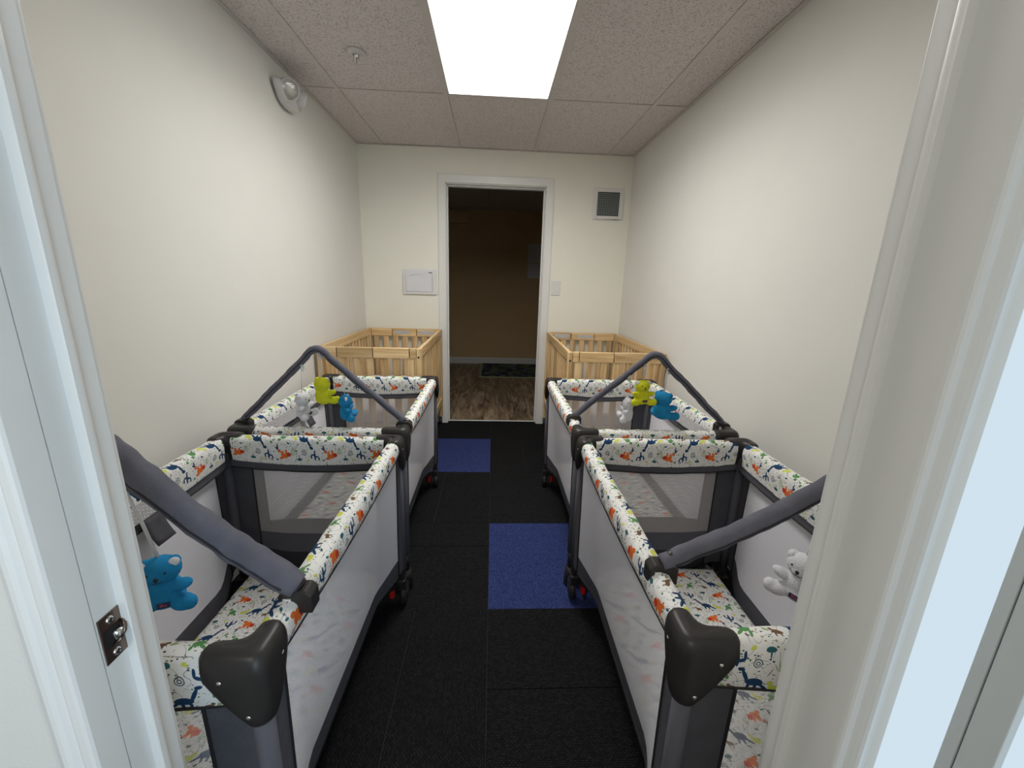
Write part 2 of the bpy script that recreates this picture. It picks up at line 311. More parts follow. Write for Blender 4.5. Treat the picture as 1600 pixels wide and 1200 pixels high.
class MB:
    def __init__(s): s.v = []; s.f = []; s.uv = []; s.sm = []
    def add(s, verts, faces, uvs=None, smooth=False):
        n = len(s.v); s.v += [tuple(x) for x in verts]
        for i, f in enumerate(faces):
            s.f.append([n+k for k in f]); s.sm.append(smooth)
            s.uv.append(uvs[i] if uvs else [(0, 0)]*len(f))
        return s
    def box(s, a, b):
        x0, y0, z0 = a; x1, y1, z1 = b
        v = [(x0,y0,z0),(x1,y0,z0),(x1,y1,z0),(x0,y1,z0),(x0,y0,z1),(x1,y0,z1),(x1,y1,z1),(x0,y1,z1)]
        f = [(0,3,2,1),(4,5,6,7),(0,1,5,4),(1,2,6,5),(2,3,7,6),(3,0,4,7)]
        uv = [[(v[i][0]+v[i][2]*(1 if k > 1 else 0)*0, v[i][1]) if k < 2 else (v[i][0]+v[i][1], v[i][2]) for i in ff] for k, ff in enumerate(f)]
        return s.add(v, f, uv)
    def grid(s, fn, nu, nv, uvfn=None, smooth=True, closeu=False):
        """fn(i/nu, j/nv) -> point"""
        mu = nu if closeu else nu+1
        v = [fn(i/nu, j/nv) for i in range(mu) for j in range(nv+1)]
        idx = lambda i, j: (i % mu)*(nv+1)+j
        f, uv = [], []
        for i in range(nu):
            for j in range(nv):
                f.append((idx(i,j), idx(i+1,j), idx(i+1,j+1), idx(i,j+1)))
                if uvfn: uv.append([uvfn(i/nu,j/nv), uvfn((i+1)/nu,j/nv), uvfn((i+1)/nu,(j+1)/nv), uvfn(i/nu,(j+1)/nv)])
        return s.add(v, f, uv if uvfn else None, smooth)
    def tube(s, pts, rad, seg=10, cap=True, flat=(1, 1), up=None):
        pts = [Vector(p) for p in pts]; n = len(pts)
        rf = rad if callable(rad) else (lambda t: rad)
        tan = [(pts[min(i+1, n-1)]-pts[max(i-1, 0)]).normalized() for i in range(n)]
        up = Vector(up) if up else Vector((0, 0, 1))
        if abs(tan[0].dot(up)) > .95: up = Vector((1, 0, 0))
        nor = (up-tan[0]*up.dot(tan[0])).normalized()
        v = []; L = 0
        ls = [0]
        for i in range(1, n): L += (pts[i]-pts[i-1]).length; ls.append(L)
        for i in range(n):
            nor = (nor-tan[i]*nor.dot(tan[i])).normalized(); bi = tan[i].cross(nor)
            r = rf(i/(n-1))
            for k in range(seg):
                a = 2*PI*k/seg; v.append(pts[i]+nor*math.cos(a)*r*flat[0]+bi*math.sin(a)*r*flat[1])
        f, uv = [], []
        for i in range(n-1):
            for k in range(seg):
                k2 = (k+1) % seg
                f.append((i*seg+k, i*seg+k2, (i+1)*seg+k2, (i+1)*seg+k))
                uv.append([(ls[i], k/seg*.1), (ls[i], (k+1)/seg*.1), (ls[i+1], (k+1)/seg*.1), (ls[i+1], k/seg*.1)])
        s.add(v, f, uv, True)
        if cap: 
            m = len(s.v)-len(v)
            s.f.append([m+k for k in range(seg)][::-1]); s.uv.append([(0, 0)]*seg); s.sm.append(False)
            s.f.append([m+(n-1)*seg+k for k in range(seg)]); s.uv.append([(0, 0)]*seg); s.sm.append(False)
        return s
    def lathe(s, prof, axis='z', org=(0, 0, 0), seg=20):
        """prof: list of (r, h) revolved around axis through org"""
        o = Vector(org)
        def P(r, h, a):
            c, q = r*math.cos(a), r*math.sin(a)
            return o+(Vector((c, q, h)) if axis == 'z' else Vector((h, c, q)) if axis == 'x' else Vector((q, h, c)))
        v = [P(r, h, 2*PI*k/seg) for r, h in prof for k in range(seg)]
        f = []
        for i in range(len(prof)-1):
            for k in range(seg):
                k2 = (k+1) % seg; f.append((i*seg+k, i*seg+k2, (i+1)*seg+k2, (i+1)*seg+k))
        return s.add(v, f, None, True)
    def prism(s, poly, a, b, axis='z'):
        """extrude polygon between a and b along axis"""
        def P(p, h):
            return (p[0], p[1], h) if axis == 'z' else (h, p[0], p[1]) if axis == 'x' else (p[0], h, p[1])
        n = len(poly); v = [P(p, a) for p in poly]+[P(p, b) for p in poly]
        f = [tuple(range(n))[::-1], tuple(range(n, 2*n))]+[(i, (i+1) % n, n+(i+1) % n, n+i) for i in range(n)]
        return s.add(v, f)
    def mesh(s, name, mat, flipx=False):
        me = bpy.data.meshes.new(name)
        vs = [(-x, y, z) for x, y, z in s.v] if flipx else s.v
        me.from_pydata(vs, [], s.f)
        ul = me.uv_layers.new(name='uv')
        k = 0
        flat = [c for f in s.uv for c in f]
        for i, c in enumerate(flat): ul.data[i].uv = c
        for p, q in zip(me.polygons, s.sm): p.use_smooth = q
        bm = bmesh.new(); bm.from_mesh(me); bmesh.ops.remove_doubles(bm, verts=bm.verts, dist=1e-6)
        bmesh.ops.recalc_face_normals(bm, faces=bm.faces); bm.to_mesh(me); bm.free()
        me.materials.append(MAT[mat] if isinstance(mat, str) else mat)
        return me
    def build(s, name, mat, parent=None, bevel=0, sub=0, flipx=False, loc=None):
        me = s.mesh(name, mat, flipx)
        o = bpy.data.objects.new(name, me); COL.objects.link(o)
        if parent: o.parent = parent
        if loc: o.location = loc
        if bevel:
            m = o.modifiers.new('bevel', 'BEVEL'); m.width = bevel; m.segments = 2; m.limit_method = 'ANGLE'; m.angle_limit = 0.7
        if sub:
            m = o.modifiers.new('sub', 'SUBSURF'); m.levels = sub; m.render_levels = sub
            for p in me.polygons: p.use_smooth = True
        return o
def copy_tree(o, parent=None):
    c = o.copy(); COL.objects.link(c)
    if parent: c.parent = parent
    for ch in [x for x in bpy.data.objects if x.parent == o]: copy_tree(ch, c)
    return c
def box(name, a, b, mat, parent=None, bevel=0): return MB().box(a, b).build(name, mat, parent, bevel)
def struct(name, a, b, mat, bevel=0): return tag(box(name, a, b, mat, None, bevel), kind='structure')
def sm(t): t = max(0, min(1, t)); return t*t*(3-2*t)

# ------------------------------------------------------------------ room shell
Y0, Y1 = 0.355, 0.432            # near wall: hall face and room face
xl, xr = CX-AX, CX+AX
HL, HR, HB = -0.9, CX+0.50, -2.4   # hallway: left wall, window wall, back
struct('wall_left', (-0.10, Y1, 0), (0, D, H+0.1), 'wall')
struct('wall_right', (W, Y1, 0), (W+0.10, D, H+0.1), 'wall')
def wall_with_door(name, y0, y1, x0, x1, a, b, zt):
    m = MB()
    m.box((x0, y0, 0), (a, y1, H+0.1)); m.box((b, y0, 0), (x1, y1, H+0.1)); m.box((a, y0, zt), (b, y1, H+0.1))
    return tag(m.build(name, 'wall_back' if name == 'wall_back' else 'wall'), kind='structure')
wall_with_door('wall_back', D, D+0.11, -0.10, W+0.10, XL-0.015, XR+0.015, ZT+0.015)
wall_with_door('wall_front', Y0, Y1, HL, W+0.10, xl-0.012, xr+0.012, 2.06)
struct('wall_hall_left', (HL-0.1, HB, 0), (HL, Y1, H), 'wall')
struct('wall_hall_back', (HL-0.1, HB-0.1, 0), (HR+0.1, HB, H), 'wall')
# room beyond the far door
struct('wall_far', (-1.4, YF, 0), (4.2, YF+0.1, H+0.1), 'tan')
struct('wall_far_left', (-1.5, D+0.11, 0), (-1.4, YF, H+0.1), 'tan')
struct('wall_far_right', (4.1, D+0.11, 0), (4.2, YF, H+0.1), 'tan')
fb = MB(); fb.box((-1.4, D+0.11, 0), (XL-0.2, D+0.115, H)); fb.box((XR+0.2, D+0.11, 0), (4.1, D+0.115, H))
tag(fb.build('wall_far_inner', 'tan'), kind='structure')
tag(MB().prism([(YF-0.014, 0.0), (YF, 0.0), (YF, 0.105), (YF-0.006, 0.105), (YF-0.014, 0.09)], -1.4, 4.1, 'x').build('baseboard_far', 'trim'), kind='structure')

# floors
def tile(parent, name, x0, y0, x1, y1, mat, g=0.0012, h=0.006, lift=0.0):
    g = 0.0004
    t = MB().box((x0+(0.0018 if x0 in CUTS else g), y0+(0.0018 if y0 in CUTS else g), 0.0005), (x1-g, y1-g, h+lift))
    return t.build(name, mat, parent, 0.001)
CUTS = (0.812, 1.049, 1.795, 2.42, 1.362, 0.80)
floor = struct('floor', (-0.10, Y0-0.02, -0.06), (W+0.10, D+0.055, 0.0), 'sub')
cs, tx0, ty0 = 0.608, 1.105, 1.387
blue = {(-1, 3): 1, (-1, 2): 0}
rowsy = [Y0, ty0-cs, ty0, 1.995, 2.617, 3.237, D+0.05]
colsx = [0.0, tx0-cs, tx0, tx0+cs, W]
for ci in range(4):
    for ri in range(6):
        x0, x1, y0, y1 = colsx[ci], colsx[ci+1], rowsy[ri], rowsy[ri+1]
        mat = 'black_carpet' if (ci+ri) % 2 else 'black_carpet2'
        if (ci, ri) in ((1, 4), (2, 2)): mat = 'blue_carpet'
        cuts = {(1, 1): ('x', 0.812), (2, 1): ('y', 1.049), (1, 2): ('y', 1.795), (2, 3): ('y', 2.42), (2, 4): ('x', 1.362), (1, 3): ('x', 0.80), (1, 0): ('x', 0.812)}
        c = cuts.get((ci, ri))
        lift = random.uniform(0, 0.0006)
        if c is None: tile(floor, 'carpet_tile', x0, y0, x1, y1, mat, lift=lift)
        elif c[0] == 'x':
            tile(floor, 'carpet_tile', x0, y0, c[1], y1, mat, lift=lift); tile(floor, 'carpet_tile', c[1], y0, x1, y1, mat, lift=lift)
        else:
            tile(floor, 'carpet_tile', x0, y0, x1, c[1], mat, lift=lift); tile(floor, 'carpet_tile', x0, c[1], x1, y1, mat, lift=lift)
struct('floor_hall', (HL, HB, -0.06), (HR+0.1, Y0-0.02, 0.005), 'sub')
ff = struct('floor_far', (-1.4, D+0.055, -0.06), (4.1, YF, 0.0), 'hole')
pw = 0.152; r2 = random.Random(3)
x = -1.4; i = 0
while x < 4.1:
    y = D+0.056-r2.uniform(0, 1.1); 
    while y < YF:
        a, b_ = max(y, D+0.056), min(y+1.22, YF)
        if b_-a > 0.03 and x < 4.0:
            MB().box((x+0.001, a+0.001, 0.0005), (min(x+pw, 4.1)-0.001, b_-0.001, 0.008)).build('plank', 'plank', ff, 0.001)
        y += 1.22
    x += pw; i += 1
tag(MB().prism([(D+0.045, 0.006), (D+0.066, 0.007), (D+0.062, 0.010), (D+0.050, 0.010)], XL, XR, 'x').build('trim_threshold', 'alu'), kind='structure')

# suspended ceiling
G0, YC, m_ = 0.2006, 2.6872, 0.6096
ceil = struct('ceiling', (-0.10, Y0, H+0.03), (W+0.10, D+0.11, H+0.1), 'hole')
gx = [0.0, G0, G0+m_, G0+2*m_, G0+3*m_, W]; gy = [Y1, YC-2*m_, YC, D]
LX0, LX1 = G0+m_, G0+2*m_
for i in range(5):
    for j in range(3):
        if i == 2 and j == 1: continue
        z = H+0.004+random.uniform(0, 0.0015)
        MB().box((gx[i]+0.004, gy[j]+0.004, z), (gx[i+1]-0.004, gy[j+1]-0.004, z+0.015)).build('ceiling_tile', 'ctile', ceil, 0.002)
def tbar(a, b_):
    m = MB()
    if a[0] == b_[0]: m.box((a[0]-0.012, a[1], H), (a[0]+0.012, b_[1], H+0.003)); m.box((a[0]-0.002, a[1], H+0.003), (a[0]+0.002, b_[1], H+0.03))
    else: m.box((a[0], a[1]-0.012, H), (b_[0], a[1]+0.012, H+0.003)); m.box((a[0], a[1]-0.002, H+0.003), (b_[0], a[1]+0.002, H+0.03))
    return m.build('grid_bar', 'grid', ceil)
for xx in gx[1:-1]: tbar((xx, gy[0]), (xx, gy[-1]))
for i in range(5):
    for yy in gy[1:-1]: tbar((gx[i]+0.012, yy), (gx[i+1]-0.012, yy))
for a, b_ in (((0, Y1, H-0.001), (0.020, D, H+0.002)), ((W-0.020, Y1, H-0.001), (W, D, H+0.002)), ((0.02, D-0.020, H-0.001), (W-0.02, D, H+0.002)), ((0.02, Y1, H-0.001), (W-0.02, Y1+0.02, H+0.002))):
    MB().box(a, b_).build('wall_angle', 'grid', ceil)
struct('ceiling_hall', (HL, HB, H), (HR+0.1, Y0, H+0.1), 'trim')
cf = struct('ceiling_far', (-1.5, D+0.11, H+0.02), (4.2, YF+0.1, H+0.12), 'hole')
for i in range(9):
    for j in range(5):
        x0, y0 = -1.4+i*0.6096, D+0.11+j*0.6096
        MB().box((x0+0.002, y0+0.002, H), (min(x0+0.6076, 4.1), min(y0+0.6076, YF), H+0.018)).build('ceiling_tile', 'ctile', cf)

# far door casing and jamb
def flat_casing(name, x0, x1, y, d, zt, w, dirn):
    a, b_ = (y-d, y) if dirn < 0 else (y, y+d)
    m = MB()
    P = [(x0-w, 0), (x0, 0), (x0, zt), (x1, zt), (x1, 0), (x1+w, 0), (x1+w, zt+w), (x0-w, zt+w)]
    v = [(px, a, pz) for px, pz in P]+[(px, b_, pz) for px, pz in P]
    q = [(0, 1, 2, 7), (2, 3, 6, 7), (3, 4, 5, 6)]
    f = q+[tuple(8+k for k in t)[::-1] for t in q]+[(k, (k+1) % 8, 8+(k+1) % 8, 8+k) for k in range(8)]
    m.add(v, f)
    return tag(m.build(name, 'trim', None, 0.003), kind='structure')
flat_casing('trim_1', XL-0.006, XR+0.006, D-0.0006, 0.014, ZT+0.006, 0.062, -1)
flat_casing('trim_2', XL-0.006, XR+0.006, D+0.115, 0.014, ZT+0.006, 0.062, 1)
dj = MB(); dj.box((XL-0.0148, D-0.0005, 0), (XL, D+0.1145, ZT)); dj.box((XR, D-0.0005, 0), (XR+0.0148, D+0.1145, ZT)); dj.box((XL, D-0.0005, ZT), (XR, D+0.1145, ZT+0.0148))
jb = tag(dj.build('door_1', 'trim'), kind='structure')
st = MB(); st.box((XL, D+0.04, 0), (XL+0.011, D+0.075, ZT-0.011)); st.box((XR-0.011, D+0.04, 0), (XR, D+0.075, ZT-0.011)); st.box((XL, D+0.04, ZT-0.011), (XR, D+0.075, ZT))
st.build('door_stop', 'trim', jb, 0.002)

# near door: jamb, rounded stop, moulded casings
ZN = 2.045
jm = MB()
jm.box((xl-0.013, Y0+0.0175, 0), (xl, Y1+0.002, ZN)); jm.box((xr, Y0+0.016, 0), (xr+0.013, Y1+0.002, ZN)); jm.box((xl-0.013, Y0+0.016, ZN), (xr+0.013, Y1+0.002, ZN+0.013))
nj = tag(jm.build('door_2', 'trim'), kind='structure')
s1, s2 = 0.3985, 0.4115
def stop_poly(sgn, xx):
    pts = [(xx, s1), (xx, s2)]
    for k in range(7):
        a = PI/2-PI/2*k/6*1.0
        pts.append((xx+sgn*(0.0035+0.0065*math.cos(a)), s1+0.0055+(s2-s1-0.0055)*math.sin(a)))
    pts.append((xx+sgn*0.010, s1+0.001)); pts.append((xx+sgn*0.009, s1))
    return pts
ms = MB(); ms.prism(stop_poly(1, xl), 0, ZN-0.010); ms.prism(stop_poly(-1, xr)[::-1], 0, ZN-0.010)
ms.prism([(p[1], ZN-0.010*0-(p[0]-xl)) for p in stop_poly(1, xl)], xl, xr, 'x')
ms.build('door_stop', 'trim', nj)
# casing profile: (distance outward from the opening, y of the face)
prof = [(0.000, 0.371), (0.000, 0.344), (0.0015, 0.3415), (0.004, 0.340), (0.010, 0.3395), (0.013, 0.341), (0.0155, 0.345), (0.019, 0.3455), (0.0225, 0.3415), (0.026, 0.339),
        (0.030, 0.3385), (0.034, 0.341), (0.046, 0.348), (0.050, 0.3485), (0.052, 0.351), (0.053, 0.356), (0.053, 0.371)]
mc = MB()
for sgn, xx in ((-1, xl), (1, xr)): mc.prism([(xx+sgn*a, b_) for a, b_ in prof], 0, ZN+0.004)
mc.prism([(b_, ZN+0.004+a) for a, b_ in prof], xl-0.053, xr+0.053, 'x')
tag(mc.build('trim_3', 'trim', None), kind='structure')
rc = MB()   # room side casing
for sgn, xx in ((-1, xl), (1, xr)):
    e = sorted((xx+sgn*0.004, xx+sgn*0.06)); rc.box((e[0], Y1, 0), (e[1], Y1+0.011, ZN+0.06))
rc.box((xl-0.06, Y1, ZN+0.004), (xr+0.06, Y1+0.011, ZN+0.06))
tag(rc.build('trim_4', 'trim', None, 0.002), kind='structure')

# strike plate with roller catch
sp_ = tag(empty('strike_plate', (xl, 0.386, 0.906)), 'small bronze strike plate with roller catch let into the left door jamb', 'strike plate')
spm = MB().prism([(-0.0125, -0.0285), (0.0125, -0.0285), (0.0125, -0.009), (0.014, -0.008), (0.014, 0.008), (0.0125, 0.009), (0.0125, 0.0285), (-0.0125, 0.0285)], 0, 0.0014, 'x')
spm.build('plate', 'brass', sp_, 0.0004)
MB().box((0.0012, -0.009, -0.0115), (0.0018, 0.009, 0.0115)).build('recess', 'hole', sp_)
MB().lathe([(0.0, -0.0055), (0.0045, -0.0055), (0.0055, -0.004), (0.0055, 0.004), (0.0045, 0.0055), (0, 0.0055)], 'z', (0.003, 0.0035, 0.0), 16).build('roller', 'rivet', sp_)
MB().tube([(0.0018, -0.002, -0.0105), (0.006, 0.002, -0.007), (0.0075, 0.007, 0.0), (0.006, 0.010, 0.006), (0.0018, 0.012, 0.010)], 0.0018, 8).build('spring_lip', 'brass', sp_)
for z in (-0.0205, 0.0205):
    sc1 = MB().lathe([(0.0044, 0.0012), (0.0044, 0.0022), (0.003, 0.0030), (0, 0.0033)], 'x', (0, 0, z), 14).build('screw', 'rivet', sp_)
    cr_ = MB(); cr_.box((0.0029, -0.0026, z-0.0005), (0.0036, 0.0026, z+0.0005)); cr_.box((0.0029, -0.0005, z-0.0026), (0.0036, 0.0005, z+0.0026)); cr_.build('screw_slot', 'hole', sc1)

# glazed hallway wall to the right of the doorway
HX = CX+0.476
def xw(az): return 0.476/az
ya, yb_, yc_, yd_ = xw(1.36), xw(1.585), xw(1.652), xw(1.818)
win = tag(MB().box((HX+0.030, HB, 0), (HX+0.05, Y0, 0.06)).box((HX+0.030, HB, 2.2), (HX+0.05, Y0, H)).build('window_1', 'alu'), kind='structure')
box('pane', (HX+0.006, yb_, 0.06), (HX+0.010, Y0, 2.2), 'pane', win)
box('window_frame', (HX-0.002, yc_+0.001, 0.0), (HX+0.03, yb_, 2.2), 'alu', win, 0.001)
box('gasket', (HX+0.002, yc_-0.001, 0.0), (HX+0.03, yc_+0.001, 2.2), 'hole', win)
box('window_frame', (HX-0.002, yd_, 0.0), (HX+0.03, yc_-0.001, 2.2), 'alu', win, 0.001)
box('pane', (HX+0.006, 0.12, 0.06), (HX+0.010, yd_, 2.2), 'pane', win)
box('window_frame', (HX-0.002, 0.06, 0.0), (HX+0.03, 0.12, 2.2), 'alu', win, 0.001)
struct('wall_hall_right', (HX, HB, 0), (HX+0.1, 0.06, H), 'wall')

# ------------------------------------------------------------------ ceiling light
cl = tag(empty('ceiling_light', ((LX0+LX1)/2, YC-m_, H)), 'long rectangular lit light panel recessed in the tiled ceiling', 'ceiling light')
hx, hy = m_/2-0.012, m_-0.012
fr = MB()
for a, b_ in (((-hx, -hy, -0.001), (-hx+0.012, hy, 0.012)), ((hx-0.012, -hy, -0.001), (hx, hy, 0.012)), ((-hx+0.012, -hy, -0.001), (hx-0.012, -hy+0.012, 0.012)), ((-hx+0.012, hy-0.012, -0.001), (hx-0.012, hy, 0.012))): fr.box(a, b_)
fr.build('frame', 'grid', cl, 0.001)
MB().box((-hx+0.012, -hy+0.012, 0.002), (hx-0.012, hy-0.012, 0.006)).build('diffuser', 'panel', cl)

# sprinkler
spk = tag(empty('sprinkler', (0.436, 2.278, H)), 'small fire sprinkler head hanging from the ceiling tile left of the light', 'sprinkler')
MB().lathe([(0.043, 0.003), (0.043, -0.001), (0.036, -0.006), (0.030, -0.005), (0.026, -0.010), (0.016, -0.012), (0.015, -0.002)], 'z', (0, 0, 0), 28).build('escutcheon', 'greyp', spk)
MB().lathe([(0.010, 0), (0.010, -0.020), (0.006, -0.024), (0.004, -0.024), (0.004, -0.045), (0, -0.045)], 'z', (0, 0, 0), 14).build('body', 'rivet', spk)
ar = MB()
for s_ in (-1, 1): ar.tube([(s_*0.008, 0, -0.018), (s_*0.016, 0, -0.030), (s_*0.010, 0, -0.044), (0, 0, -0.050)], 0.0022, 8)
ar.build('frame_arm', 'rivet', spk)
df = MB()
for k in range(10):
    a0, a1 = 2*PI*k/10, 2*PI*(k+0.62)/10
    df.prism([(0.003*math.cos(a0), 0.003*math.sin(a0)), (0.017*math.cos(a0), 0.017*math.sin(a0)), (0.017*math.cos(a1), 0.017*math.sin(a1)), (0.003*math.cos(a1), 0.003*math.sin(a1))], -0.052, -0.0505)
df.build('deflector', 'greyp', spk)

# emergency light on the left wall
el = tag(empty('emergency_light', (0, 2.46, 2.20)), 'white twin-headed emergency light high on the left wall', 'emergency light')
ol = [(-0.150, 0.050), (0.150, 0.050), (0.140, 0.010), (0.105, -0.045), (0.060, -0.075), (-0.060, -0.075), (-0.105, -0.045), (-0.140, 0.010)]
eb = MB()
n = len(ol); lv = ((0.0, 1.0), (0.030, 0.98), (0.048, 0.88), (0.056, 0.70))
vv = [(x0, y*k, z*k) for x0, k in lv for y, z in ol]
ff_ = [(i*n+q, i*n+(q+1) % n, (i+1)*n+(q+1) % n, (i+1)*n+q) for i in range(3) for q in range(n)]+[tuple(range(n))[::-1], tuple(3*n+q for q in range(n))]
eb.add(vv, ff_, None, True); eb.build('housing', 'greyp', el, 0, 2)
for loc, dr in (((0.060, -0.070, 0.000), (0.72, -0.55, -0.42)), ((0.060, 0.070, 0.000), (0.72, 0.62, -0.30))):
    hd = MB().lathe([(0.0, -0.050), (0.036, -0.045), (0.047, -0.020), (0.052, 0.004), (0.052, 0.012), (0.047, 0.014), (0.044, 0.006)], 'z', (0, 0, 0), 26).build('lamp_head', 'greyp', el)
    hd.location = loc; hd.rotation_euler = Vector(dr).to_track_quat('Z', 'Y').to_euler()
    MB().lathe([(0.046, 0.005), (0.040, 0.012), (0.022, 0.018), (0, 0.020)], 'z', (0, 0, 0), 26).build('lens', 'lens', hd)

# vent grille
vg = tag(empty('vent_grille', (2.054, D, 1.956)), 'white framed dark air vent grille on the back wall', 'vent')
fr = MB(); o_, i_ = 0.129, 0.093
for a, b_ in (((-o_, -0.012, -o_+0.008), (-i_, 0, o_-0.008)), ((i_, -0.012, -o_+0.008), (o_, 0, o_-0.008)), ((-i_, -0.012, i_), (i_, 0, o_-0.008)), ((-i_, -0.012, -o_+0.008), (i_, 0, -i_))): fr.box(a, b_)
fr.build('frame', 'whitep', vg, 0.003)
box('duct', (-i_, -0.003, -i_), (i_, -0.001, i_), 'ventdark', vg)
sl = MB(); ng = 13
for k in range(1, ng):
    p = -i_+2*i_*k/ng; sl.box((p-0.0017, -0.010, -i_), (p+0.0017, -0.004, i_)); sl.box((-i_, -0.010, p-0.0017), (i_, -0.004, p+0.0017))
tag(sl.build('eggcrate', 'ventgrid', vg), kind='stuff')
# light switch
lw = tag(empty('light_switch', (1.650, D, 1.258)), 'white rocker light switch right of the far doorway', 'light switch')
MB().box((-0.040, -0.006, -0.062), (0.040, 0, 0.062)).build('wall_plate', 'whitep', lw, 0.003)
MB().prism([(-0.006, -0.034), (-0.0095, -0.034), (-0.0075, 0), (-0.0105, 0.034), (-0.006, 0.034)], -0.017, 0.017, 'x').build('rocker', 'whitep', lw, 0.0008)
MB().box((-0.0185, -0.0064, -0.0355), (0.0185, -0.0055, 0.0355)).build('rocker_gap', 'alu', lw)
# document holder on the wall
dh = tag(empty('document_holder', (0.474, D, 1.278)), 'white paper notice in a clear wall pocket left of the far doorway', 'document holder')
box('back_plate', (-0.142, -0.004, -0.104), (0.142, 0, 0.100), 'paper', dh, 0.002)
ps = MB().box((-0.115, -0.010, -0.082), (0.100, -0.0085, 0.045)).build('paper_sheet', 'paper', dh)
pk = MB(); pk.box((-0.142, -0.016, -0.104), (-0.125, -0.004, 0.060)); pk.box((0.110, -0.016, -0.104), (0.142, -0.004, 0.080)); pk.box((-0.125, -0.016, -0.104), (0.110, -0.004, -0.086))
pk.build('pocket_rim', 'whitep', dh, 0.002)
pe = MB().tube([(-0.075, -0.011, 0.050), (-0.05, -0.012, 0.062), (0.0, -0.012, 0.066), (0.03, -0.011, 0.058)], 0.0015, 6).build('pocket_lip', 'alu', dh)
box('printed_mark', (0.075, -0.0055, 0.074), (0.105, -0.0045, 0.080), 'ink', dh)

# things in the room beyond
rg = tag(empty('rug', (1.62, 6.02, 0.008)), 'green and navy patterned rug on the wood floor beyond the doorway', 'rug')
MB().box((-0.66, -0.47, 0), (0.66, 0.47, 0.008)).build('pile', 'rug', rg, 0.002)
bd = MB()
for a, b_ in (((-0.69, -0.50, 0), (-0.66, 0.50, 0.010)), ((0.66, -0.50, 0), (0.69, 0.50, 0.010)), ((-0.66, -0.50, 0), (0.66, -0.47, 0.010)), ((-0.66, 0.47, 0), (0.66, 0.50, 0.010))): bd.box(a, b_)
bd.build('binding', 'rugedge', rg, 0.002)
nb = tag(empty('notice_sheet', (1.80, YF, 1.62)), 'pale notice sheets pinned on the dim tan wall beyond the doorway', 'notice')
box('paper_sheet', (-0.17, -0.004, -0.02), (0.14, -0.001, 0.26), 'alu', nb); box('paper_sheet', (-0.17, -0.005, -0.25), (0.08, -0.002, -0.03), 'paper', nb)
wb = tag(empty('wall_cabinet', (0.55, YF, 2.2)), 'small tan box high on the dim wall beyond the doorway', 'wall box')
box('body', (-0.18, -0.10, -0.075), (0.17, 0, 0.075), 'tan', wb, 0.004); box('cover', (-0.16, -0.106, -0.06), (0.15, -0.10, 0.06), 'tan', wb, 0.002)

